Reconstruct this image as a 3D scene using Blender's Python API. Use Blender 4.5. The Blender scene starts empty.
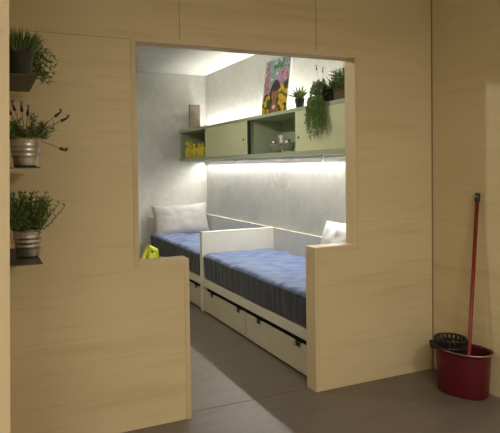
import bpy, math, random
from mathutils import Vector, Matrix, noise
S = bpy.context.scene
COL = S.collection
PI = math.pi
rnd = random.Random(7)

# ------------------------------------------------------------------ helpers
class MB:
    def __init__(s): s.v=[]; s.f=[]; s.m=[]; s.sm=[]
    def add(s, vs, fs, mat=0, smooth=False):
        b=len(s.v); s.v+= [tuple(v) for v in vs]
        for f in fs: s.f.append(tuple(i+b for i in f)); s.m.append(mat); s.sm.append(smooth)
        return s
    def box(s, x0,x1,y0,y1,z0,z1, mat=0, bev=0.0):
        if bev<=0:
            vs=[(x,y,z) for x in (x0,x1) for y in (y0,y1) for z in (z0,z1)]
            fs=[(0,1,3,2),(4,6,7,5),(0,4,5,1),(2,3,7,6),(0,2,6,4),(1,5,7,3)]
            return s.add(vs,fs,mat)
        import bmesh
        bm=bmesh.new(); bmesh.ops.create_cube(bm,size=1)
        for v in bm.verts:
            v.co=Vector(((x0+x1)/2+v.co.x*(x1-x0),(y0+y1)/2+v.co.y*(y1-y0),(z0+z1)/2+v.co.z*(z1-z0)))
        bmesh.ops.bevel(bm,geom=bm.edges[:],offset=bev,segments=2,affect='EDGES',profile=.6)
        bm.verts.index_update()
        vs=[v.co.copy() for v in bm.verts]; fs=[[v.index for v in f.verts] for f in bm.faces]
        bm.free(); return s.add(vs,fs,mat)
    def tube(s, pts, r, n=10, mat=0, cap=True, smooth=True):
        pts=[Vector(p) for p in pts]; k=len(pts)
        rs=r if isinstance(r,(list,tuple)) else [r]*k
        vs=[]; up=None
        for i,p in enumerate(pts):
            t=(pts[min(i+1,k-1)]-pts[max(i-1,0)]).normalized()
            if up is None:
                up=Vector((0,0,1)) if abs(t.z)<.9 else Vector((1,0,0))
            a=t.cross(up)
            if a.length<1e-4: a=t.cross(Vector((0,1,0)))
            a.normalize(); b=a.cross(t).normalized(); up=b
            for j in range(n):
                q=2*PI*j/n; vs.append(p+a*math.cos(q)*rs[i]+b*math.sin(q)*rs[i])
        fs=[(i*n+j,i*n+(j+1)%n,(i+1)*n+(j+1)%n,(i+1)*n+j) for i in range(k-1) for j in range(n)]
        if cap: fs+= [tuple(range(n)), tuple(range((k-1)*n,k*n))[::-1]]
        return s.add(vs,fs,mat,smooth)
    def lathe(s, c, prof, n=28, sx=1, sy=1, mat=0, cap0=True, cap1=False, e=1.0):
        # prof: (radius, z); e<1 gives squarer ovals
        vs=[]
        for r,z in prof:
            for j in range(n):
                q=2*PI*j/n; co,si=math.cos(q),math.sin(q)
                cx=math.copysign(abs(co)**e,co); cy=math.copysign(abs(si)**e,si)
                vs.append((c[0]+r*sx*cx,c[1]+r*sy*cy,c[2]+z))
        k=len(prof)
        fs=[(i*n+j,i*n+(j+1)%n,(i+1)*n+(j+1)%n,(i+1)*n+j) for i in range(k-1) for j in range(n)]
        if cap0: fs.append(tuple(range(n))[::-1])
        if cap1: fs.append(tuple(range((k-1)*n,k*n)))
        return s.add(vs,fs,mat,True)
    def ball(s,c,r,n=12,m=8,mat=0):
        rx,ry,rz = r if isinstance(r,(tuple,list)) else (r,r,r)
        vs=[(c[0],c[1],c[2]-rz)]
        for i in range(1,m):
            a=PI*i/m
            for j in range(n):
                q=2*PI*j/n; vs.append((c[0]+rx*math.sin(a)*math.cos(q),c[1]+ry*math.sin(a)*math.sin(q),c[2]-rz*math.cos(a)))
        vs.append((c[0],c[1],c[2]+rz))
        fs=[(0,1+(j+1)%n,1+j) for j in range(n)]
        for i in range(m-2):
            for j in range(n): fs.append((1+i*n+j,1+i*n+(j+1)%n,1+(i+1)*n+(j+1)%n,1+(i+1)*n+j))
        L=len(vs)-1; b=1+(m-2)*n
        fs+=[(b+j,b+(j+1)%n,L) for j in range(n)]
        return s.add(vs,fs,mat,True)
    def blade(s, base, d, length, width, droop, seg=5, mat=0):
        # a curved, folded leaf blade
        p=Vector(base); d=Vector(d).normalized(); side=d.cross(Vector((0,0,1)))
        if side.length<1e-3: side=Vector((1,0,0))
        side.normalize(); a=rnd.random()*PI; side=(side*math.cos(a)+d.cross(side)*math.sin(a)).normalized()
        vs=[];fs=[]
        for i in range(seg+1):
            t=i/seg; w=width*(math.sin(PI*min(1,.18+t*.82))**.8 if t<1 else 0.04)/2
            nrm=side.cross(d).normalized()
            vs+=[p-side*w,p+nrm*w*.35,p+side*w]
            if i<seg:
                b=3*i; fs+=[(b,b+1,b+4,b+3),(b+1,b+2,b+5,b+4)]
            d=(d+Vector((0,0,-droop/seg))).normalized(); p=p+d*length/seg
        return s.add(vs,fs,mat,True)

ORG={}
def link(name, mb, mats, parent=None, base=None):
    me=bpy.data.meshes.new(name)
    if parent is not None: org=ORG[parent.name]
    elif base is not None: org=Vector(base)
    else:
        xs=[v[0] for v in mb.v]; ys=[v[1] for v in mb.v]; zs=[v[2] for v in mb.v]
        org=Vector(((min(xs)+max(xs))/2,(min(ys)+max(ys))/2,min(zs)))
    me.from_pydata([tuple(Vector(v)-org) for v in mb.v],[],mb.f)
    if not isinstance(mats,(list,tuple)): mats=[mats]
    for m in mats: me.materials.append(m)
    for p,mi,sm in zip(me.polygons,mb.m,mb.sm): p.material_index=mi; p.use_smooth=sm
    me.update()
    o=bpy.data.objects.new(name,me); COL.objects.link(o)
    if parent is not None: o.parent=parent
    else: o.location=org
    ORG[o.name]=org
    return o
def tag(o,label,cat,group=None,kind=None):
    o['label']=label; o['category']=cat
    if group: o['group']=group
    if kind: o['kind']=kind
    return o
def thing(name,loc,label,cat,group=None):
    o=bpy.data.objects.new(name,None); o.empty_display_size=.05; COL.objects.link(o); o.location=loc
    ORG[o.name]=Vector(loc)
    return tag(o,label,cat,group)
def struct(name,mb,mats,parent=None,label=None):
    o=link(name,mb,mats,parent)
    if parent is None: o['kind']='structure'
    if label: o['label']=label
    return o

# ------------------------------------------------------------------ materials
def mat(name, col, rough=.6, metal=0, bump=None, vary=None, spec=.5, trans=0, emit=None, sheen=0, coat=0):
    m=bpy.data.materials.new(name); m.use_nodes=True; nt=m.node_tree; b=nt.nodes['Principled BSDF']
    b.inputs['Base Color'].default_value=(*col,1); b.inputs['Roughness'].default_value=rough
    b.inputs['Metallic'].default_value=metal; b.inputs['Specular IOR Level'].default_value=spec
    if trans: b.inputs['Transmission Weight'].default_value=trans
    if coat: b.inputs['Coat Weight'].default_value=coat
    if sheen: b.inputs['Sheen Weight'].default_value=sheen; b.inputs['Sheen Roughness'].default_value=.5
    if emit:
        b.inputs['Emission Color'].default_value=(*emit[0],1); b.inputs['Emission Strength'].default_value=emit[1]
    N=nt.nodes; L=nt.links
    geo=N.new('ShaderNodeNewGeometry')
    def tex(scale,detail=4,rr=.55,dist=0):
        mp=N.new('ShaderNodeMapping'); mp.inputs['Scale'].default_value=scale if isinstance(scale,tuple) else (scale,)*3
        L.new(geo.outputs['Position'],mp.inputs['Vector'])
        t=N.new('ShaderNodeTexNoise'); t.inputs['Scale'].default_value=1; t.inputs['Detail'].default_value=detail
        t.inputs['Roughness'].default_value=rr; t.inputs['Distortion'].default_value=dist
        L.new(mp.outputs[0],t.inputs['Vector']); return t
    if vary:                         # (scale, colour2, lo, hi)
        layers=vary if isinstance(vary,list) else [vary]
        prev=None
        for sc,c2,lo,hi in layers:
            t=tex(sc); r=N.new('ShaderNodeMapRange'); r.inputs['From Min'].default_value=lo; r.inputs['From Max'].default_value=hi
            L.new(t.outputs['Fac'],r.inputs['Value'])
            mx=N.new('ShaderNodeMix'); mx.data_type='RGBA'; L.new(r.outputs[0],mx.inputs['Factor'])
            if prev is None: mx.inputs[6].default_value=(*col,1)
            else: L.new(prev,mx.inputs[6])
            mx.inputs[7].default_value=(*c2,1); prev=mx.outputs[2]
        L.new(prev,b.inputs['Base Color'])
    if bump:                         # (scale, strength, distance)
        t=tex(bump[0],6,.6); bp=N.new('ShaderNodeBump'); bp.inputs['Strength'].default_value=bump[1]; bp.inputs['Distance'].default_value=bump[2]
        L.new(t.outputs['Fac'],bp.inputs['Height']); L.new(bp.outputs[0],b.inputs['Normal'])
    return m
PLY=(.76,.63,.39)
def ply(name,col,along):
    k={'x':(.9,3,9),'y':(3,.9,9),'z':(9,9,.8)}[along]
    k2={'x':(2.2,8,60),'y':(8,2.2,60),'z':(60,60,2)}[along]
    k3={'x':(.5,1,2.2),'y':(1,.5,2.2),'z':(2,2,.5)}[along]
    d=tuple(c*f for c,f in zip(col,(.86,.81,.73))); l=tuple(min(1,c*f) for c,f in zip(col,(1.06,1.07,1.1)))
    return mat(name,col,.5,vary=[(k3,l,.4,.65),(k,d,.56,.85),(k2,d,.55,.95)],bump=(k2,.08,.002),spec=.35)
M={}
M['plyx']=ply('plywood_sheet',PLY,'x'); M['plyy']=ply('plywood_sheet_side',PLY,'y')
M['pinex']=ply('pine_trim',(.76,.62,.42),'x'); M['pinez']=ply('pine_trim_upright',(.72,.59,.37),'z')
M['seam']=mat('panel_joint',(.30,.20,.11),.7)
M['plaster']=mat('skimmed_plaster',(.63,.63,.585),.8,vary=[((2,2,2),(.52,.52,.48),.4,.7),((14,14,14),(.70,.70,.66),.5,.8)],bump=((30,30,30),.25,.004))
M['ceil']=mat('ceiling_paint',(.72,.72,.68),.85,vary=((3,3,3),(.64,.64,.60),.4,.7),bump=((25,25,25),.15,.003))
M['floor']=mat('vinyl_floor',(.20,.17,.145),.42,vary=[((2,9,2),(.165,.14,.12),.4,.7),((30,60,30),(.23,.20,.17),.5,.8)],bump=((40,40,40),.05,.001),spec=.4)
M['joint']=mat('floor_joint',(.20,.125,.09),.6)
M['navy']=mat('navy_mattress_side',(.024,.028,.042),.9,vary=[((9,40,5),(.034,.04,.06),.45,.62),((60,60,60),(.032,.036,.05),.5,.8)],bump=((20,90,10),.3,.003),sheen=.2)
M['white']=mat('white_lacquer',(.72,.70,.63),.45,vary=((6,6,6),(.68,.66,.58),.4,.7),spec=.4)
M['drawer']=mat('drawer_paint',(.60,.56,.45),.5,vary=((5,5,5),(.56,.52,.41),.4,.7),spec=.35)
M['gap']=mat('dark_recess',(.02,.018,.015),.8)
M['blue']=mat('blue_sheet',(.105,.165,.35),.85,vary=[((7,22,7),(.075,.125,.28),.4,.7),((60,60,60),(.14,.205,.40),.5,.8)],bump=((90,90,90),.25,.002),sheen=.3)
M['pillow']=mat('grey_linen',(.50,.48,.46),.9,vary=((40,40,40),(.45,.43,.415),.4,.7),bump=((180,180,180),.25,.001),sheen=.2)
M['pillow_w']=mat('white_linen',(.86,.87,.88),.9,vary=((40,40,40),(.80,.80,.81),.4,.7),bump=((180,180,180),.2,.001),sheen=.2)
M['sage']=mat('sage_carcass',(.44,.51,.37),.5,vary=((8,8,8),(.40,.47,.335),.4,.7),spec=.35)
M['sagedoor']=mat('pale_sage_door',(.70,.74,.49),.45,vary=((5,5,5),(.66,.70,.455),.4,.7),spec=.35)
M['alu']=mat('aluminium',(.6,.6,.6),.35,1,vary=((20,20,20),(.5,.5,.5),.4,.7))
M['led']=mat('led_diffuser',(.9,.9,.9),.5,emit=((1,.98,.93),14))
M['lamp']=mat('fill_lamp_diffuser',(.9,.9,.9),.5,emit=((1,.88,.70),4))  # glowing face of the added ceiling fill lamps
M['plate']=mat('dark_steel_plate',(.085,.075,.065),.5,.3,vary=((20,20,20),(.065,.058,.05),.4,.7))
M['zinc']=mat('galvanised_steel',(.55,.53,.50),.33,1,vary=((30,30,12),(.40,.385,.36),.4,.7),bump=((60,60,30),.08,.001))
M['blackpot']=mat('black_plastic_pot',(.035,.033,.032),.45,vary=((20,20,20),(.05,.046,.043),.4,.7))
M['soil']=mat('potting_soil',(.05,.035,.022),.95,bump=((90,90,90),.8,.01))
def leafm(n,c1,c2): return mat(n,c1,.5,vary=((35,35,35),c2,.4,.65),spec=.35)
M['grass']=leafm('grass_blade',(.14,.24,.05),(.24,.34,.08))
M['dgreen']=leafm('dark_leaf',(.07,.13,.045),(.13,.20,.06))
M['mgreen']=leafm('mid_leaf',(.12,.23,.06),(.20,.33,.10))
M['trail']=leafm('pale_trailing_leaf',(.25,.38,.14),(.10,.20,.05))
M['olive']=leafm('olive_leaf',(.14,.18,.06),(.23,.27,.10))
M['lime']=leafm('lime_leaf',(.22,.33,.05),(.10,.20,.04))
M['purple']=mat('lavender_bloom',(.055,.025,.05),.8,vary=((60,60,60),(.11,.04,.09),.4,.7))
M['maroon']=mat('maroon_bloom',(.14,.02,.035),.8,vary=((60,60,60),(.08,.015,.025),.4,.7))
M['stem']=mat('stem',(.11,.10,.04),.7,vary=((30,30,30),(.08,.10,.03),.4,.7))
M['red']=mat('red_plastic',(.115,.006,.012),.38,vary=((8,8,8),(.10,.005,.011),.4,.7),spec=.5)
M['redh']=mat('red_handle',(.28,.03,.018),.4,vary=((12,12,12),(.24,.025,.015),.4,.7))
M['blk']=mat('black_plastic',(.022,.021,.02),.4,vary=((20,20,20),(.03,.03,.028),.4,.7))
M['cotton']=mat('mop_cotton',(.42,.38,.34),.95,vary=((60,60,60),(.30,.26,.23),.4,.7),bump=((120,120,120),.5,.003))
M['limep']=mat('lime_plastic',(.80,.86,.10),.35,vary=((10,10,10),(.74,.80,.08),.4,.7))
M['yellow']=mat('yellow_plastic',(.68,.60,.05),.4,vary=((20,20,20),(.58,.50,.035),.4,.7))
M['yel2']=mat('yellow_cap',(.72,.62,.08),.4,vary=((20,20,20),(.66,.56,.06),.4,.7))
M['book']=mat('mauve_cloth_cover',(.25,.205,.155),.75,vary=((50,50,50),(.20,.165,.125),.4,.7))
M['paper']=mat('paper_pages',(.70,.66,.56),.9,vary=((2,2,300),(.55,.52,.44),.4,.7))
M['silver']=mat('silver_metal',(.72,.70,.66),.25,1,vary=((30,30,30),(.6,.58,.55),.4,.7))
M['glass']=mat('clear_glass',(.95,.95,.93),.05,trans=.9)
M['terra']=mat('brown_planter',(.13,.085,.05),.8,vary=((25,25,25),(.09,.06,.035),.4,.7),bump=((60,60,60),.4,.004))
M['canvasedge']=mat('white_canvas_edge',(.82,.81,.78),.8,vary=((60,60,60),(.76,.75,.72),.4,.7))
M['p_sky']=mat('paint_pale_blue',(.33,.50,.58),.6,vary=[((14,14,14),(.56,.36,.48),.54,.62),((20,20,20),(.20,.36,.42),.60,.66)])
M['p_pink']=mat('paint_pink',(.52,.26,.38),.6,vary=[((26,26,26),(.66,.44,.54),.48,.56),((22,22,22),(.28,.10,.22),.56,.62)])
M['p_green']=mat('paint_green',(.05,.20,.07),.6,vary=((30,30,30),(.10,.30,.10),.45,.55))
M['p_dgreen']=mat('paint_dark_green',(.035,.06,.025),.6,vary=((30,30,30),(.10,.11,.02),.45,.6))
M['p_yel']=mat('paint_yellow',(.85,.62,.03),.6,vary=((60,60,60),(.75,.45,.02),.45,.6))
M['p_hair']=mat('paint_black_brown',(.035,.02,.018),.6,vary=((40,40,40),(.07,.035,.03),.45,.6))
M['p_skin']=mat('paint_warm_skin',(.36,.15,.08),.6,vary=((20,20,20),(.46,.22,.12),.45,.6))
M['p_red']=mat('paint_brick_red',(.30,.06,.04),.6,vary=((40,40,40),(.42,.14,.08),.45,.6))
M['door']=mat('white_door_paint',(.66,.65,.60),.5,vary=((5,5,5),(.62,.61,.56),.4,.7))

# ------------------------------------------------------------------ key places (metres)
YP,YB2=2.912,3.02           # partition front and back
X1,X2,X3,X4=.735,1.012,1.824,2.13
ZL,ZT=.895,2.067
XR,XF=2.694,2.761           # right wall of the bedroom / of the front room
YB=6.97; ZC=2.608
XS0,XS1=-1.7,-.05           # left extents
# ------------------------------------------------------------------ setting
struct('floor',MB().box(-1.8,3.0,-2.8,7.1,-.1,0),M['floor'])
j=MB().box(X2-.03,X3,YB2-.035,YB2-.027,0,.0012); struct('trim_1',j,M['joint'])
struct('ceiling',MB().box(-1.8,3.0,-2.8,7.1,ZC,ZC+.1),M['ceil'])
struct('wall_back',MB().box(-.15,XF+.1,YB,YB+.1,0,ZC),M['plaster'])
struct('wall_right',MB().box(XR,XR+.16,YB2,YB,0,ZC),M['plaster'])
struct('wall_front_right',MB().box(XF,XF+.1,-2.7,YP,0,ZC),M['plyy'])
struct('wall_left',MB().box(XS1-.1,XS1,1.5,YB,0,ZC),M['plyy'])
rm=MB(); rm.add([(x,y,z) for x,z in ((-1.7,0),(.021,0),(.076,ZC),(-1.7,ZC)) for y in (1.42,1.5)],[(0,2,4,6),(1,7,5,3),(0,1,3,2),(2,3,5,4),(4,5,7,6),(6,7,1,0)])
struct('wall_return',rm,ply('pale_board',(.62,.50,.31),'z'))
struct('wall_far_left',MB().box(-1.8,-1.7,-2.7,1.42,0,ZC),M['plaster'])
struct('wall_rear',MB().box(-1.8,XF+.1,-2.8,-2.7,0,ZC),M['plaster'])
# partition: polygon with stepped opening, extruded
t=.028
def partition():
    mb=MB()
    o=[(XS1,0),(X2-t,0),(X2-t,ZL-t),(X1-t,ZL-t),(X1-t,ZT+t),(X4+t,ZT+t),(X4+t,ZL-t),(X3+t,ZL-t),(X3+t,0),(XF+.02,0),(XF+.02,ZC),(XS1,ZC)]
    # split into rectangles, no holes
    for x0,x1,z0,z1 in [(XS1,X1-t,0,ZC),(X1-t,X2-t,0,ZL-t),(X1-t,X4+t,ZT+t,ZC),(X4+t,XF+.02,0,ZC),(X3+t,X4+t,0,ZL-t)]:
        mb.box(x0,x1,YP+.003,YB2-.003,z0,z1)
    return mb
struct('wall_partition',partition(),M['plyx'])
fr=[('trim_2',(X1-t,X1,ZL-t,ZT+t),'pinez'),('trim_3',(X1,X4,ZT,ZT+t),'pinex'),('trim_4',(X4,X4+t,ZL-t,ZT+t),'pinez'),
    ('trim_5',(X1,X2,ZL-t,ZL),'pinex'),('trim_6',(X2-t,X2,0,ZL-t),'pinez'),
    ('trim_7',(X3,X4,ZL-t,ZL),'pinex'),('trim_8',(X3,X3+t,0,ZL-t),'pinez')]
for n,(x0,x1,z0,z1),m in fr:
    struct(n,MB().box(x0,x1,YP-.001,YB2,z0,z1,bev=.0015),M[m])
# sheet joints on the partition and beside the corner
struct('trim_9',MB().box(.98,.982,YP+.001,YP+.004,ZT+t,ZC),M['seam'])
struct('trim_10',MB().box(1.85,1.852,YP+.001,YP+.004,ZT+t,ZC),M['seam'])
struct('trim_11',MB().box(XS1,X1-t,YP+.001,YP+.004,2.075,2.0765),M['seam'])
struct('trim_12',MB().box(XF-.004,XF+.001,YP-.004,YP+.004,0,ZC),M['seam'])
# bedroom door in the back wall, only its right edge shows
d=MB().box(1.0,1.715,YB-.03,YB,0.005,1.99)
dr=struct('door_1',d,M['door'])
fm=MB().box(1.715,1.775,YB-.045,YB,0,2.045).box(.94,1.0,YB-.045,YB,0,2.045).box(1.0,1.715,YB-.045,YB,1.99,2.045)
link('door_frame',fm,M['door'],dr)
link('door_handle',MB().tube([(1.06,YB-.03,1.02),(1.06,YB-.075,1.02),(1.17,YB-.075,1.02)],.009),M['alu'],dr)

# ------------------------------------------------------------------ beds
XB=1.882; ZH=.77
def bed(y0,y1,label,group):
    """three sided daybed, open towards the room; y0 near end, y1 far end"""
    r=thing('daybed',((XB+XR)/2,(y0+y1)/2,0),label,'bed',group)
    link('end_panel',MB().box(XB,XR-.006,y1-.03,y1,0,ZH,bev=.003),M['white'],r)
    link('end_panel',MB().box(XB,XR-.006,y0,y0+.03,0,ZH,bev=.003),M['white'],r)
    link('back_panel',MB().box(XR-.032,XR-.006,y0+.03,y1-.03,.02,ZH,bev=.003),M['white'],r)
    link('side_rail',MB().box(XB+.002,XB+.024,y0+.03,y1-.03,.252,.322,bev=.003),M['white'],r)
    link('slatted_base',MB().box(XB+.024,XR-.034,y0+.03,y1-.03,.302,.322),M['drawer'],r)
    link('gap_shade',MB().box(XB+.05,XB+.07,y0+.03,y1-.03,.0,.25),M['gap'],r)  # near-black sheet, shade of the drawer gaps put into its colour
    ym=(y0+y1)/2; ym=y1-.03-(y1-y0-.06)*.5
    for a,b in ((ym+.008,y1-.036),(y0+.036,ym-.008)):
        # drawer front with two finger notches cut in its top edge
        mb=MB(); w=b-a; n1=(a+w*.12,a+w*.22); n2=(b-w*.26,b-w*.16)
        zb,zt,zn=.020,.212,.172; x0,x1=XB+.004,XB+.022
        for p,q,h in ((a,n1[0],zt),(n1[0],n1[1],zn),(n1[1],n2[0],zt),(n2[0],n2[1],zn),(n2[1],b,zt)):
            mb.box(x0,x1,p,q,zb,h)
        dd=link('drawer',mb,M['drawer'],r)
        link('drawer_box',MB().box(XB+.071,XR-.2,a+.02,b-.02,.03,.17),M['drawer'],dd)
        for n in (n1,n2):
            link('finger_pull',MB().box(XB+.022,XB+.03,n[0]-.008,n[1]+.008,.168,.206),M['blk'],dd)
    return r
BY0,BY1=3.05,5.06
bed(BY0,BY1,'white daybed with two drawers, nearer one beside the doorway','daybeds along the wall')
bed(BY1+.004,YB-.004,'white daybed at the far wall, mostly behind the nearer bed','daybeds along the wall')

def mattress(y0,y1,label,seed):
    x0,x1,z0,z1=XB+.004,XR-.036,.3235,.570
    c=Vector(((x0+x1)/2,(y0+y1)/2,(z0+z1)/2)); h=Vector(((x1-x0)/2,(y1-y0)/2,(z1-z0)/2)); r=.045
    mb=MB()
    def pt(n):
        q=Vector((max(-h.x+r,min(h.x-r,n.x)),max(-h.y+r,min(h.y-r,n.y)),max(-h.z+r,min(h.z-r,n.z))))
        d=n-q
        if d.length>1e-6: nn=d.normalized(); p=q+nn*r
        else: nn=Vector((0,0,0)); p=n.copy()
        w=p+c
        top=max(0,nn.z); sd=min(1,abs(nn.x)+abs(nn.y))
        s=Vector((w.x*3.2,w.y*5+seed,seed)); wr=abs(noise.noise(s))*-1+.25
        wr2=noise.noise(Vector((w.x*7+3,w.y*16,seed*2)))
        dz=top*(.026*wr+.013*wr2-.006)
        g=math.sin(w.y*60+5*noise.noise(Vector((0,w.y*6,seed))))*.0012*max(0,1-abs(nn.z))
        g+=noise.noise(Vector((w.y*4,w.z*9,seed+5)))*.007*(1-abs(nn.z))
        p=p+nn*g*sd; p.z+=dz
        p=Vector((max(-h.x,min(h.x,p.x)) ,max(-h.y,min(h.y,p.y)),p.z))
        if nn.x<-.2: p.x=-h.x+(p.x+h.x)*1.0+g*nn.x*1.0-.002
        return p+c
    def spaced(hh,n):
        L=[-hh+r*i/4 for i in range(4)]; L+=[-hh+r+(2*hh-2*r)*i/n for i in range(n+1)]; L+=[hh-r+r*i/4 for i in range(1,5)]
        return L
    ax=[spaced(h.x,30),spaced(h.y,230),spaced(h.z,8)]
    for k in range(3):
        u,v=[(1,2),(2,0),(0,1)][k]
        for sgn in (-1,1):
            A,B=ax[u],ax[v]; vs=[]
            for a in A:
                for b in B:
                    n=Vector((0,0,0)); n[k]=sgn*h[k]; n[u]=a; n[v]=b; vs.append(pt(n))
            nb=len(B); fs=[]
            for i in range(len(A)-1):
                for jj in range(nb-1):
                    f=(i*nb+jj,(i+1)*nb+jj,(i+1)*nb+jj+1,i*nb+jj+1); fs.append(f if sgn>0 else f[::-1])
            mb.add(vs,fs,0,True)
    for fi,f in enumerate(mb.f):
        zc=sum(mb.v[i][2] for i in f)/4
        if zc<z1-.036: mb.m[fi]=1
    o=link('mattress',mb,[M['blue'],M['navy']]); tag(o,label,'mattress','mattresses in blue sheets')
    return o
mattress(BY0+.032,BY1-.031,'mattress in a wrinkled royal blue sheet on the nearer daybed',1.3)
mattress(BY1+.036,YB-.035,'mattress in a blue sheet on the far daybed, under the grey pillow',8.7)

def pillow(c,W,H,T,Mx,m,label,seed):
    """Mx maps local (u right, v up, n out) to world"""
    mb=MB(); n=36
    for sgn in (1,-1):
        vs=[]
        for i in range(n+1):
            for jj in range(n+1):
                u=-1+2*i/n; v=-1+2*jj/n
                a=max(0,(1-u**4)*(1-v**4)); th=T/2*(a**.55)*(.75+.25*(1-u*u)*(1-v*v))
                x=u*W/2*(1-.07*(1-v*v)**1.0*abs(u)**3+.0); y=v*H/2*(1-.09*(1-u*u)*abs(v)**3)
                wr=noise.noise(Vector((u*2.2+seed,v*2.5,sgn)))*.012+noise.noise(Vector((u*5+seed,v*3,sgn+4)))*.004
                wr-=.03*math.exp(-((u+.1+v*.35)**2)*60)*max(0,v-.1)
                z=sgn*(th+wr*a**.6)
                vs.append(Mx@Vector((x,y,z))+Vector(c))
        fs=[]
        for i in range(n):
            for jj in range(n):
                q=i*(n+1)+jj; f=(q,q+n+1,q+n+2,q+1); fs.append(f if sgn>0 else f[::-1])
        mb.add(vs,fs,0,True)
    # piped seam
    o=link('pillow',mb,m); tag(o,label,'pillow','bed pillows'); return o
def rot_from(u,v):
    u=Vector(u).normalized(); v=Vector(v); v=(v-u*v.dot(u)).normalized(); n=u.cross(v)
    return Matrix((u,v,n)).transposed()
# far pillow leans on the head panel of the far bed; outward normal is -Y
pillow((2.265,6.79,.725),.75,.42,.17,rot_from((1,0,.03),(0,.32,1)),M['pillow'],'plump light grey pillow leaning on the far bed headboard',2.1)
pillow((2.48,3.54,.760),.66,.43,.16,rot_from((0,-1,.06),(.34,0,1)),M['pillow_w'],'white pillow leaning on the bed back near the doorway ledge',5.3)

# ------------------------------------------------------------------ wall cabinet
SX=2.313; SZ0,SZ1=1.478,1.868; CY0,CY1=3.06,YB-.004
cab=thing('wall_cabinet',((SX+XR)/2,(CY0+CY1)/2,SZ0),'long pale green wall cabinet with sliding doors above the beds','cabinet')
th=.030
link('top_board',MB().box(SX,XR-.002,CY0,CY1,SZ1-th,SZ1,bev=.0015),M['sage'],cab)
link('bottom_board',MB().box(SX,XR-.002,CY0,CY1,SZ0,SZ0+th+.004,bev=.0015),M['sage'],cab)
link('back_board',MB().box(XR-.014,XR-.002,CY0,CY1,SZ0+th+.004,SZ1-th),M['sage'],cab)
for a,b in ((CY0,CY0+.018),(3.985,4.003),(4.875,4.893),(6.02,6.038),(CY1-.018,CY1)):
    link('divider',MB().box(SX+.022,XR-.014,a,b,SZ0+th+.004,SZ1-th),M['sage'],cab)
for a,b,hy in ((4.89,6.03,4.985),(CY0+.004,3.975,3.925)):
    dd=link('sliding_door',MB().box(SX+.004,SX+.018,a,b,SZ0+th+.005,SZ1-th-.001,bev=.001),M['sagedoor'],cab)
    link('finger_hole',MB().tube([(SX+.0025,hy,1.66 if hy>4.5 else 1.625),(SX+.006,hy,1.66 if hy>4.5 else 1.625)],.013,16),M['gap'],dd)
link('edge_strip',MB().box(SX+.002,SX+.020,4.853,4.889,SZ0+th+.004,SZ1-th),M['gap'],cab)

# ------------------------------------------------------------------ LED strips
def led(name,y0,y1,x,z,up,label):
    s=1 if up else -1
    r=thing(name,(x,(y0+y1)/2,z),label,'light','LED strips along the cabinet')
    link('profile',MB().box(x-.012,x+.012,y0,y1,min(z,z+s*.004),max(z,z+s*.004)),M['alu'],r)
    link('profile_side',MB().box(x-.014,x-.012,y0,y1,min(z,z+s*.014),max(z,z+s*.014)),M['alu'],r)
    n=int((y1-y0)/.075); o=None
    for i in range(n):
        yy=y0+.03+i*(y1-y0-.06)/(n-1)
        if o is None:
            mb=MB().box(x-.004,x+.004,yy-.005,yy+.005,min(z+s*.004,z+s*.007),max(z+s*.004,z+s*.007))
            o=link('diode',mb,M['led'],r)
        else:
            q=o.copy(); COL.objects.link(q); q.parent=r; q.location=(0,i*(y1-y0-.06)/(n-1),0)
    return r
led('led_strip',CY0+.03,CY1-.03,XR-.035,SZ0-.0005,False,'lit LED strip under the cabinet against the wall')
led('led_strip',CY0+.03,CY1-.03,XR-.05,SZ1+.0005,True,'lit LED strip on cabinet top shining up the wall')
def area(name,loc,sx,sy,power,col,up=False,spread=PI,rot=None):
    l=bpy.data.lights.new(name,'AREA'); l.shape='RECTANGLE'; l.size=sx; l.size_y=sy; l.energy=power; l.color=col; l.spread=spread
    o=bpy.data.objects.new(name,l); COL.objects.link(o); o.location=loc
    o.rotation_euler=rot if rot else ((PI,0,0) if up else (0,0,0))
    return o
LC=(1,.965,.88)
yc=(CY0+CY1)/2; ln=CY1-CY0-.08
area('led_light',(XR-.035,yc,SZ0-.012),.012,ln,28,LC,False,math.radians(150),rot=(0,math.radians(30),0))
area('led_light',(XR-.05,yc,SZ1+.014),.012,ln,17,LC,True,math.radians(108))
for yy,ln_ in ((3.72,.05),(5.4,.03),(6.3,.03)):
    cl=MB().box(XR-.30,XR-.27,yy-.02,yy+.02,SZ0-.012,SZ0).tube([(XR-.285,yy,SZ0-.01),(XR-.285,yy,SZ0-.01-ln_)],[.012,.003],8)
    link('hook',cl,M['alu'],cab)

# fill lamps added on the front room ceiling for brightness, no known source
def fill_lamp(x,y,h,power,lab):
    r=thing('added_fill_lamp',(x,y,ZC-.055),lab,'lamp')
    link('fill_lamp_frame',MB().box(x-h-.03,x+h+.03,y-h-.03,y+h+.03,ZC-.05,ZC-.001,bev=.005),M['alu'],r)
    link('fill_lamp_diffuser',MB().box(x-h,x+h,y-h,y+h,ZC-.055,ZC-.049),M['lamp'],r)
    area('fill_light',(x,y,ZC-.06),2*h,2*h,power,(1,.92,.78))
fill_lamp(-.75,-1.9,.42,58,'added large flat square fill lamp on the ceiling behind the viewer')
fill_lamp(1.4,-.5,.25,38,'added small flat square fill lamp on the ceiling in front of the doorway')
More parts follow.
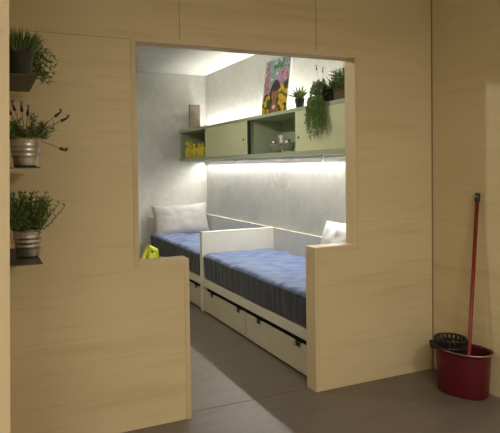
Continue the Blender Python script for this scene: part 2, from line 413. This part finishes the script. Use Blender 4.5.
# unseen spot added in the bedroom to brighten the cabinet
sx_,sy_,sz_=.5,4.0,2.42
r=thing('added_fill_spot',(sx_,sy_,sz_),'added small white fill spot, unseen, aimed at the green cabinet','lamp')
dv=Vector((2.3,4.5,1.5))-Vector((sx_,sy_,sz_)); dv.normalize()
link('rod',MB().tube([(sx_,sy_,ZC-.001),(sx_,sy_,sz_)],.008),M['alu'],r)
link('shade',MB().tube([Vector((sx_,sy_,sz_))-dv*.06,Vector((sx_,sy_,sz_))+dv*.06],[.04,.06],20),M['door'],r)
o=area('fill_spot_light',Vector((sx_,sy_,sz_))+dv*.066,.08,.08,13,(1,.95,.82),spread=math.radians(165)); o.rotation_euler=dv.to_track_quat('-Z','Y').to_euler()

# ------------------------------------------------------------------ items on and in the cabinet
b=thing('book',(2.49,6.85,SZ1),'upright mauve brown book at the far end of the cabinet top','book')
link('cover',MB().box(2.42,2.56,6.835,6.839,SZ1,2.205).box(2.42,2.56,6.861,6.865,SZ1,2.205).box(2.417,2.421,6.835,6.865,SZ1,2.205),M['book'],b)
link('pages',MB().box(2.421,2.555,6.839,6.861,SZ1+.004,2.20),M['paper'],b)

# painting leaning on the wall
pb=Vector((2.572,5.06,SZ1)); pt_=Vector((2.655,5.07,2.445)); 
def P_(u,v,o=0):  # u to the right in the picture, v up, o out
    up=(pt_-pb); U=Vector((0,-.50,0)); nrm=U.cross(up).normalized()
    if nrm.x>0: nrm=-nrm
    return pb+U*u+up*v+nrm*o
pr=thing('canvas_painting',tuple(P_(.5,0)),'colourful painted canvas with yellow flowers leaning on the wall','painting')
mb=MB(); vs=[P_(u,v,o) for o in (0,.022) for (u,v) in ((0,0),(1,0),(1,1),(0,1))]
mb.add(vs,[(0,1,2,3),(7,6,5,4),(0,4,5,1),(1,5,6,2),(2,6,7,3),(3,7,4,0)]); link('canvas',mb,M['canvasedge'],pr)
mb=MB(); cnt=[0]
def shape(pts,mt):
    cnt[0]+=1; o=.0223+cnt[0]*.00003
    mb.add([P_(min(1,max(0,u)),min(1,max(0,v)),o) for u,v in pts],[tuple(range(len(pts)))],mt)
def ell(cu,cv,ru,rv,mt,n=18,wob=0,a0=0):
    shape([(cu+ru*(1+wob*math.sin(5*q+a0))*math.cos(q),cv+rv*(1+wob*math.sin(5*q+a0))*math.sin(q)) for q in [2*PI*i/n for i in range(n)]],mt)
# slots: 0 sky,1 pink,2 green,3 dark green,4 yellow,5 hair,6 skin,7 red,8 white
shape([(0,0),(1,0),(1,1),(0,1)],0)
shape([(0,.38),(.3,.42),(.5,.6),(.85,.62),(1,.75),(1,.55),(1,.3),(0,.3)],1)
ell(.12,.72,.13,.2,1,wob=.15); ell(.75,.68,.2,.1,1,wob=.2); ell(.1,.5,.15,.15,1,wob=.15)
for q in range(9): ell(rnd.uniform(.0,.95),rnd.uniform(.6,.97),.06,.025,1 if q%2 else 8,wob=.3,a0=q)
for cu,cv,ru,rv in ((.42,.86,.1,.045),(.55,.9,.05,.07),(.65,.86,.09,.05),(.74,.93,.04,.05),(.92,.95,.08,.05)): ell(cu,cv,ru,rv,2,wob=.3,a0=cu*9)
shape([(0,0),(1,0),(1,.62),(.85,.55),(.7,.42),(.3,.40),(.12,.42),(0,.30)],3)
ell(.50,.49,.17,.14,5,24,.04); ell(.36,.40,.09,.13,5); ell(.64,.40,.09,.14,5)
ell(.5,.40,.135,.15,6,24); ell(.5,.50,.15,.07,5)
ell(.44,.41,.02,.01,5,8); ell(.56,.41,.02,.01,5,8); ell(.5,.33,.035,.012,7,8)
shape([(.44,.3),(.56,.3),(.6,.2),(.72,.0),(.3,.0),(.4,.2)],6)
shape([(.34,.15),(.66,.15),(.74,0),(.28,0)],7)
ell(.5,.17,.06,.035,8,12,.2); ell(.5,.08,.04,.05,6)
for q in range(44):
    side=rnd.random()<.5
    u=rnd.uniform(.02,.30) if side else rnd.uniform(.68,.98); v=rnd.uniform(.02,.36 if side else .48)
    ell(u,v,.052,.036,4,12,.25,q); 
    if q%3==0: ell(u,v,.014,.01,7,6)
for q in range(46):
    ell(rnd.uniform(0,1),rnd.uniform(.68,.99),.028,.014,(1,2,8,3,0)[q%5],7,.35,q) if not .3<(q*.137)%1<.5 else None
for q in range(10): ell(rnd.choice([rnd.uniform(0,.3),rnd.uniform(.7,1)]),rnd.uniform(0,.5),.03,.02,2,8,.3,q)
link('painted_surface',mb,[M[k] for k in ('p_sky','p_pink','p_green','p_dgreen','p_yel','p_hair','p_skin','p_red','canvasedge')],pr)

# yellow bottles in the end compartment
bt0=None
zfl=SZ0+th+.004
pos=[(2.36,6.22),(2.37,6.36),(2.36,6.50),(2.37,6.64),(2.45,6.29),(2.45,6.44),(2.45,6.58)]
labs=['yellow bottle nearest the sliding door in the open end compartment','yellow bottle second from the sliding door, front row of compartment',
 'yellow bottle third from the sliding door, front row of compartment','yellow bottle at front left of the end compartment',
 'yellow bottle behind the two nearest the sliding door','yellow bottle in the middle of the back row','yellow bottle at the left of the back row']
def ybottle(x,y,s,lab):
    r=thing('yellow_bottle',(x,y,zfl),lab,'bottle','yellow bottles in the cabinet')
    link('bottle_body',MB().lathe((x,y,zfl),[(.040*s,0),(.044*s,.006),(.044*s,.10*s),(.036*s,.122*s),(.018*s,.132*s),(.018*s,.142*s)],20,cap1=True),M['yellow'],r)
    link('bottle_cap',MB().lathe((x,y,zfl),[(.022*s,.142*s),(.023*s,.150*s),(.022*s,.165*s),(.012*s,.172*s)],16,cap1=True),M['yel2'],r)
    return r
for (x,y),lb in zip(pos,labs): ybottle(x,y,1.0,lb)
x,y=2.40,6.80
r=thing('yellow_jug',(x,y,zfl),'taller round yellow jug at the far end of the compartment','jug')
link('jug_body',MB().lathe((x,y,zfl),[(.05,0),(.058,.01),(.060,.07),(.052,.11),(.038,.135),(.034,.15),(.052,.17),(.055,.20),(.042,.218),(.01,.225)],24,cap1=True),M['yellow'],r)
link('jug_handle',MB().tube([(x,y-.052,zfl+.05),(x,y-.082,zfl+.07),(x,y-.085,zfl+.11),(x,y-.05,zfl+.13)],.008),M['yel2'],r)

# silver footed tray with small vessels in the open compartment
cx,cy=2.43,4.42
r=thing('silver_basket',(cx,cy,zfl),'footed silver metal basket in the open cabinet compartment','basket')
body=MB().lathe((cx,cy,zfl),[(.075,.022),(.092,.026),(.104,.075),(.112,.082),(.108,.086),(.100,.078),(.088,.03),(.01,.03)],32,sx=.75,sy=1.75,e=.7)
link('basket_body',body,M['silver'],r)
for dx in (-.05,.05):
    for dy in (-.12,.12):
        link('foot',MB().ball((cx+dx,cy+dy,zfl+.012),(.011,.011,.0125)),M['silver'],r)
rim=[(cx+.112*.75*math.cos(q),cy+.112*1.75*math.sin(q),zfl+.088) for q in [2*PI*i/40 for i in range(41)]]
link('wire_rim',MB().tube(rim,.004,6),M['silver'],r)
def small(name,x,y,prof,m,lab,cat):
    o=link(name,MB().lathe((x,y,zfl+.0305),prof,16,cap1=True),m); tag(o,lab,cat,'vessels in the silver basket'); return o
small('silver_cup',cx-.02,cy+.09,[(.018,0),(.028,.03),(.03,.075),(.026,.08)],M['silver'],'silver cup at the left in the silver basket','cup')
small('glass_bottle',cx-.01,cy+.02,[(.024,0),(.026,.07),(.01,.09),(.01,.12),(.013,.125)],M['glass'],'clear glass bottle in the middle of the silver basket','bottle')
small('white_jar',cx-.02,cy-.05,[(.024,0),(.027,.05),(.02,.075),(.022,.12),(.02,.125)],M['canvasedge'],'white jar at right of centre in the silver basket','jar')
small('silver_beaker',cx,cy-.12,[(.02,0),(.026,.06),(.028,.085)],M['silver'],'silver beaker at the right end of the silver basket','cup')

# --- plants
def pot(name,c,r0,r1,h,m,parent,ribs=False):
    prof=[(r0*.96,0),(r0,.004)]
    if ribs:
        for k in range(1,24):
            tt=k/24; rr=r0+(r1-r0)*tt
            if 9<=k<=18 and k in (9,10,13,14,17,18): rr+=.0022
            prof.append((rr,h*tt))
    prof+=[(r1,h-.004),(r1+.003,h-.002),(r1+.003,h),(r1-.002,h),(r1-.004,h-.02),(.004,h-.022)]
    return link(name,MB().lathe(c,prof,32),m,parent)
def soil(c,r,z,parent): link('soil',MB().lathe((c[0],c[1],c[2]),[(r,z),(r*.6,z+.006),(.002,z+.008)],20),M['soil'],parent)

# small rosette plant
c=(2.36,3.975,SZ1)
r=thing('potted_succulent',c,'small spiky potted plant in a black pot right of the painting','plant')
pot('pot',c,.030,.042,.075,M['blackpot'],r); soil(c,.038,.05,r)
mb=MB()
for i in range(26):
    q=i*2.4; e=.5+rnd.random()*.9
    mb.blade((c[0],c[1],c[2]+.07),(math.cos(q)*math.cos(e),math.sin(q)*math.cos(e),math.sin(e)),.085+rnd.random()*.05,.020,.5,6,i%2)
link('foliage',mb,[M['lime'],M['mgreen']],r)

# trailing plant hanging over the shelf edge
c=(2.40,3.60,SZ1)
r=thing('trailing_plant',c,'green trailing plant hanging down over the cabinet door','plant')
pot('pot',c,.05,.07,.10,M['blackpot'],r); soil(c,.064,.08,r)
mb=MB(); sm=MB()
for i in range(62):
    a=rnd.uniform(-1,1); y0=c[1]+a*.055; ln=.10+.25*rnd.random()*(1-abs(a)*.3)
    p=Vector((c[0]-.03,y0,SZ1+.10)); pts=[p.copy()]
    out=SX-.02-.035*rnd.random(); sp=a*.05+rnd.uniform(-.045,.045)
    p=Vector((out+.03,y0+sp*.4,SZ1+.13+rnd.random()*.05)); pts.append(p.copy())
    p=Vector((out,y0+sp*.6,SZ1+.05)); pts.append(p.copy())
    k=7
    for s_ in range(1,k+1):
        pts.append(Vector((out-.012*math.sin(s_*.8+i),y0+sp*(.6+.5*s_/k)+.008*math.sin(s_*1.3+i*2),SZ1+.05-ln*s_/k)))
    sm.tube(pts,.0014,4)
    for s_ in range(1,len(pts)-1):
        for q in range(4):
            bp=pts[s_].lerp(pts[s_+1],q/5)
            mb.blade(bp,(rnd.uniform(-1,.2),rnd.uniform(-1,1),rnd.uniform(-1.1,.1)),.022+.018*rnd.random(),.0065,.5,2,rnd.randrange(2))
for i in range(90):
    q=rnd.random()*2*PI; e=rnd.uniform(.1,1.3)
    mb.blade((c[0],c[1]+rnd.uniform(-.05,.05),SZ1+.09),(math.cos(q)*math.cos(e),math.sin(q)*math.cos(e),math.sin(e)),.09+rnd.random()*.06,.010,.9,4,rnd.randrange(2))
link('stems',sm,M['stem'],r); link('foliage',mb,[M['mgreen'],M['trail']],r)

def lavender_stalk(mb_st,mb_fl,base,d,ln,bloom=.035):
    mb_fl.append(MB()); mb_fl=mb_fl[-1]
    d=Vector(d).normalized(); p=Vector(base); pts=[p+d*ln*t/4+Vector((0,0,-.1*ln*(t/4)**2*(1-d.z))) for t in range(5)]
    mb_st.tube(pts,.0013,4); e=pts[-1]; dd=(pts[-1]-pts[-2]).normalized()
    for i in range(5):
        mb_fl.ball(e+dd*bloom*i/5,(.007*(1-.12*i),)*3,6,4)
    for q in range(3):
        a=q*2.1; mb_fl.blade(e+dd*bloom*.9,(math.cos(a)*.5,math.sin(a)*.5,1),.018,.006,.1,2)

# planter box behind and beside the trailing plant
c=(2.42,3.29,SZ1)
r=thing('planter_box',c,'brown planter box of dark bushy herbs beside the trailing plant','plant')
mb=MB().box(c[0]-.08,c[0]+.08,c[1]-.17,c[1]+.17,SZ1,SZ1+.10,bev=.006); link('planter',mb,M['terra'],r)
mb=MB(); st=MB(); fl=[]
for i in range(900):
    b_=(c[0]+rnd.uniform(-.085,.07),c[1]+rnd.uniform(-.18,.18),SZ1+.08+rnd.uniform(-.03,.05))
    mb.blade(b_,(rnd.uniform(-.8,.5),rnd.uniform(-.6,.6),rnd.uniform(.2,1)),.09+rnd.random()*.08,.0085,.8,4,rnd.randrange(2))
for i in range(40):
    y0=c[1]+rnd.uniform(-.16,.2); p=[(c[0],y0,SZ1+.1),(c[0]-.04,y0+rnd.uniform(-.05,.05),SZ1+.2+rnd.random()*.05),(c[0]-.09,y0+rnd.uniform(-.08,.08),SZ1+.19+rnd.random()*.03)]
    st.tube(p,.0013,4)
link('foliage',mb,[M['mgreen'],M['olive']],r); link('stems',st,M['mgreen'],r)

c=(2.59,4.0,SZ1)
r=thing('potted_lavender',c,'potted lavender with two dark flower spikes behind the trailing plant','plant')
pot('pot',c,.04,.055,.09,M['blackpot'],r); soil(c,.05,.07,r)
mb=MB(); st=MB(); fl=[]
for i in range(110):
    q=rnd.random()*2*PI; e=rnd.uniform(.5,1.5)
    mb.blade((c[0],c[1],SZ1+.08),(math.cos(q)*math.cos(e),math.sin(q)*math.cos(e),math.sin(e)),.08+rnd.random()*.06,.007,.3,3,rnd.randrange(2))
for dy,ln in ((.07,.25),(-.12,.22)): lavender_stalk(st,fl,(c[0],c[1],SZ1+.09),(-.1,dy*2,1),ln,.03)
link('foliage',mb,[M['dgreen'],M['mgreen']],r); link('stems',st,M['stem'],r); [link('flower_spike',f_,M['purple'],r) for f_ in fl]

# ------------------------------------------------------------------ plant shelves in the left nook
for z,lb in ((1.412+.36,'dark steel plate shelf at top, under the grass pot'),(1.408,'dark steel plate shelf in the middle, under the lavender'),(1.026,'dark steel plate shelf at bottom, under the bushy herb')):
    zz=z
    mb=MB().box(XS1,.197,2.33,2.84,zz-.004,zz,bev=.001).box(XS1,XS1+.004,2.33,2.84,zz-.06,zz-.003)
    tag(link('plate_shelf',mb,M['plate']),lb,'shelf','steel shelves on the left wall')
ZA,ZB,ZD=1.772,1.408,1.026
# grass
c=(.137,2.46,ZA)
r=thing('potted_grass',c,'tall green grass in a black plastic pot on the top shelf','plant')
pot('pot',c,.044,.056,.12,M['blackpot'],r); soil(c,.050,.09,r)
mb=MB()
for i in range(420):
    q=rnd.random()*2*PI; rr=rnd.random()**.5*.055; e=rnd.uniform(1.0,1.5)
    mb.blade((c[0]+rr*math.cos(q),c[1]+rr*math.sin(q),ZA+.10),(math.cos(q)*math.cos(e),math.sin(q)*math.cos(e),math.sin(e)),.06+rnd.random()*.05,.005,.7,4,rnd.randrange(2))
link('foliage',mb,[M['grass'],M['dgreen']],r)
# trailing one behind
c=(.125,2.62,ZA)
r=thing('trailing_herb',c,'loose leafy trailing plant on the top shelf behind the grass','plant')
pot('pot',c,.04,.055,.10,M['blackpot'],r); soil(c,.05,.07,r)
mb=MB(); st=MB()
for i in range(34):
    q=rnd.uniform(-.9,1.2); L_=rnd.uniform(.09,.22); el=rnd.uniform(.2,1.1)
    p=Vector((c[0],c[1],ZA+.09)); d=Vector((math.cos(q)*math.cos(el),math.sin(q)*math.cos(el),math.sin(el))); pts=[p.copy()]
    for s_ in range(8):
        p=p+d*L_/8; d=(d+Vector((0,0,-.27))).normalized(); pts.append(p.copy())
        for w in range(3): mb.blade(p,(rnd.uniform(-1,1),rnd.uniform(-1,1),rnd.uniform(-.6,.6)),.022,.008,.3,2,rnd.randrange(2))
    for v_ in pts: v_.x=min(v_.x,.27)
    st.tube(pts,.0012,4)
link('stems',st,M['stem'],r); link('foliage',mb,[M['olive'],M['mgreen']],r)
# lavender in zinc pot
def zplant(z,name,lab):
    c=(.148,2.415,z) if z>1.2 else (.156,2.53,z)
    r=thing(name,c,lab,'plant'); pot('zinc_pot',c,.046,.061,.118,M['zinc'],r,True); soil(c,.054,.095,r)
    return r,c
r,c=zplant(ZB,'potted_lavender','lavender with dark purple buds in a galvanised pot, middle shelf')
mb=MB(); st=MB(); fl=[]; fl2=[]
for i in range(60):
    q=rnd.random()*2*PI; el=rnd.uniform(.35,1.3); L_=rnd.uniform(.05,.11)
    p=Vector((c[0]+.03*math.cos(q),c[1]+.03*math.sin(q),ZB+.10)); d=Vector((math.cos(q)*math.cos(el),math.sin(q)*math.cos(el),math.sin(el))); pts=[p.copy()]
    for s_ in range(6):
        p=p+d*L_/6; pts.append(p.copy())
        for w in range(4): mb.blade(p,(rnd.uniform(-1,1),rnd.uniform(-1,1),rnd.uniform(.0,1.2)),.026,.0045,.1,2,rnd.randrange(2))
    st.tube(pts,.0014,4)
for d,ln in (((-.32,-.2,1),.13),((-.10,-.2,1),.12),((.10,-.1,1),.105),((.85,-.2,.75),.16),((1.0,-.25,.62),.17),((-.5,-.1,1),.12)):
    lavender_stalk(st,fl,(c[0],c[1],ZB+.11),d,ln,.028)
lavender_stalk(st,fl2,(c[0]+.02,c[1],ZB+.115),(1,-.1,-.22),.12,.026)
for s_ in range(9):
    for w in range(2): mb.blade((c[0]+.03+.010*s_,c[1]-.01,ZB+.12+.006*s_),(rnd.uniform(-.2,1),rnd.uniform(-1,1),rnd.uniform(-.2,1)),.03,.005,.1,2,0)
link('stems',st,M['stem'],r); link('foliage',mb,[M['dgreen'],M['olive']],r); [link('flower_spike',f_,M['purple'],r) for f_ in fl]; link('drooping_bloom',fl2[0],M['maroon'],r)['label']='drooping maroon bloom'
# bushy herb
r,c=zplant(ZD,'potted_rosemary','bushy fine-leaved green herb in a galvanised pot, bottom shelf')
mb=MB(); st=MB()
for i in range(150):
    q=rnd.random()*2*PI; el=rnd.uniform(.6,1.5); L_=rnd.uniform(.09,.175)
    p=Vector((c[0]+.045*rnd.random()*math.cos(q),c[1]+.045*rnd.random()*math.sin(q),ZD+.10)); d=Vector((math.cos(q)*math.cos(el),math.sin(q)*math.cos(el),math.sin(el))); pts=[p.copy()]
    for s_ in range(8):
        p=p+d*L_/8; d=(d+Vector((0,0,.06))).normalized(); pts.append(p.copy())
        for w in range(4): mb.blade(p,(rnd.uniform(-1,1),rnd.uniform(-1,1),rnd.uniform(.2,1.3)),.020,.0042,.1,2,rnd.randrange(2))
    st.tube(pts,.0013,4)
link('stems',st,M['stem'],r); link('foliage',mb,[M['dgreen'],M['grass']],r)

# ------------------------------------------------------------------ bucket and mop
bx,by=2.628,2.525
r=thing('mop_bucket',(bx,by,0),'oval red plastic mop bucket on the floor in the corner','bucket')
H=.265
prof=[(.088,0),(.093,.004),(.095,.012),(.1015,.20),(.104,H-.02),(.1055,H-.004),(.112,H),(.112,H+.006),(.103,H+.006),(.101,H-.01),(.086,.02),(.004,.016)]
link('bucket_body',MB().lathe((bx,by,0),prof,48,sx=1.08,sy=1.54,e=.82),M['red'],r)
hn=[]
for i in range(25):
    a=PI*i/24; hn.append((bx-.02-.105*math.sin(a),by-.02-.165*math.cos(a)*1.0,H+.012-.006*math.sin(a)))
link('handle',MB().tube(hn,.004,8),M['zinc'],r)['label']='wire carrying handle'
wy=by+.075
wr=MB(); wr.lathe((bx,wy,0),[(.100,H+.012),(.108,H+.014),(.108,H+.022),(.100,H+.022),(.100,H+.012)],36,cap0=False,sx=1.08,sy=1.02)
wr.lathe((bx,wy,0),[(.092,H+.050),(.097,H+.052),(.097,H+.060),(.092,H+.062),(.088,H+.055)],36,cap0=False)
for i in range(22):
    q=2*PI*i/22; a=Vector((bx+.094*math.cos(q),wy+.094*math.sin(q),H+.054)); b_=Vector((bx+.070*math.cos(q),wy+.070*math.sin(q),H-.07))
    wr.tube([a,b_],[.009,.007],4,smooth=False)
wr.lathe((bx,wy,0),[(.070,H-.072),(.074,H-.066),(.060,H-.064),(.004,H-.064)],24)
w=link('wringer',wr,M['blk'],r); w['label']='black slotted wringer basket'
for dx,dy in ((-.07,.075),(.09,.05),(-.02,.10)):
    link('lug',MB().box(bx+dx-.014,bx+dx+.014,wy+dy-.02,wy+dy+.02,H-.005,H+.026,bev=.004),M['blk'],r)
r.rotation_euler.z=math.radians(24)
# mop: foot of pole in the wringer side of the bucket, top against the wall
m0=Vector((bx+.004,by-.03,.06)); m1=Vector((XF-.018,2.515,1.215))
r=thing('mop',tuple(m0-Vector((0,0,.035))),'mop with a long red handle leaning on the plywood wall','mop')
dd=(m1-m0).normalized()
link('pole',MB().tube([m0+dd*.07,m1-dd*.04],.0115,14),M['redh'],r)
link('grip_cap',MB().tube([m1-dd*.055,m1-dd*.05,m1-dd*.006,m1],[.0135,.0155,.0155,.010],14),M['blk'],r)['label']='black end cap'
link('hanging_hole',MB().tube([m1-dd*.02+Vector((-.0165,-.004,0)),m1-dd*.02+Vector((-.0150,-.004,0))],.006,10),M['canvasedge'],r)
link('socket',MB().tube([m0,m0+dd*.08],[.026,.015],14),M['blk'],r)
mb=MB()
for i in range(38):
    q=rnd.random()*2*PI; rr=.045*rnd.random()**.5
    p=[m0+Vector((.01*math.cos(q),.01*math.sin(q),.02)),m0+Vector((rr*math.cos(q)*1.0,rr*math.sin(q)*1.0,.0)),m0+Vector((rr*1.15*math.cos(q),rr*1.15*math.sin(q),-.030))]
    mb.tube(p,.005,5)
link('mop_head',mb,M['cotton'],r)

# ------------------------------------------------------------------ lime child's chair behind the low wall
cx,cy=1.37,4.86; a=math.radians(20)
r=thing('plastic_chair',(cx,cy,0),'lime green plastic child chair seen above the left ledge','chair')
def LR(p): x,y,z=p; return (cx+x*math.cos(a)-y*math.sin(a),cy+x*math.sin(a)+y*math.cos(a),z)
def xf(mb): mb.v=[LR(v) for v in mb.v]; return mb
link('seat',xf(MB().box(-.15,.15,-.15,.14,.29,.315,bev=.01)),M['limep'],r)
for sx in (-1,1):
    for sy in (-1,1):
        link('leg',xf(MB().tube([(sx*.125,sy*.12,.295),(sx*.145,sy*.14,0)],[.02,.015],10)),M['limep'],r)
bk=MB()
def bar(u0,v0,u1,v1,w):   # slanted back in local x / z
    bk.tube([(u0,.13+.06*(v0-.3),v0),(u1,.13+.06*(v1-.3),v1)],w,8)
bar(-.135,.30,-.09,.46,.018); bar(-.09,.46,.03,.672,.018); bar(.03,.672,.125,.622,.022); bar(.125,.622,.135,.30,.018)
bar(-.09,.46,.13,.46,.018); bar(.03,.46,.045,.66,.016)
bk.box(.04,.13,.138,.150,.46,.61); 
for u in (.07,.098): bk.box(u-.004,u+.004,.128,.14,.5,.6)
link('backrest',xf(bk),M['limep'],r)

# ------------------------------------------------------------------ camera
cd=bpy.data.cameras.new('camera'); co=bpy.data.objects.new('camera',cd); COL.objects.link(co)
rt=Vector((0.91412384,-0.40518287,-0.01429847)); up=Vector((0.02439438,0.01976408,0.99950703)); fw=Vector((0.40470053,0.914022,-0.027951))
co.matrix_world=Matrix.Translation((0,0,1.4))@Matrix((rt,up,-fw)).transposed().to_4x4()
cd.sensor_fit='HORIZONTAL'; cd.sensor_width=36; cd.lens=36*558.5/500
cd.shift_x=(250-233.735)/500; cd.shift_y=-(216.5-181.871)/500
cd.clip_start=.02
S.camera=co
w=bpy.data.worlds.new('world'); S.world=w; w.use_nodes=True
w.node_tree.nodes['Background'].inputs[0].default_value=(.02,.02,.02,1); w.node_tree.nodes['Background'].inputs[1].default_value=.5
S.view_settings.view_transform='Standard'; S.view_settings.look='None'; S.view_settings.gamma=1; S.view_settings.exposure=0
S.view_settings.use_curve_mapping=False
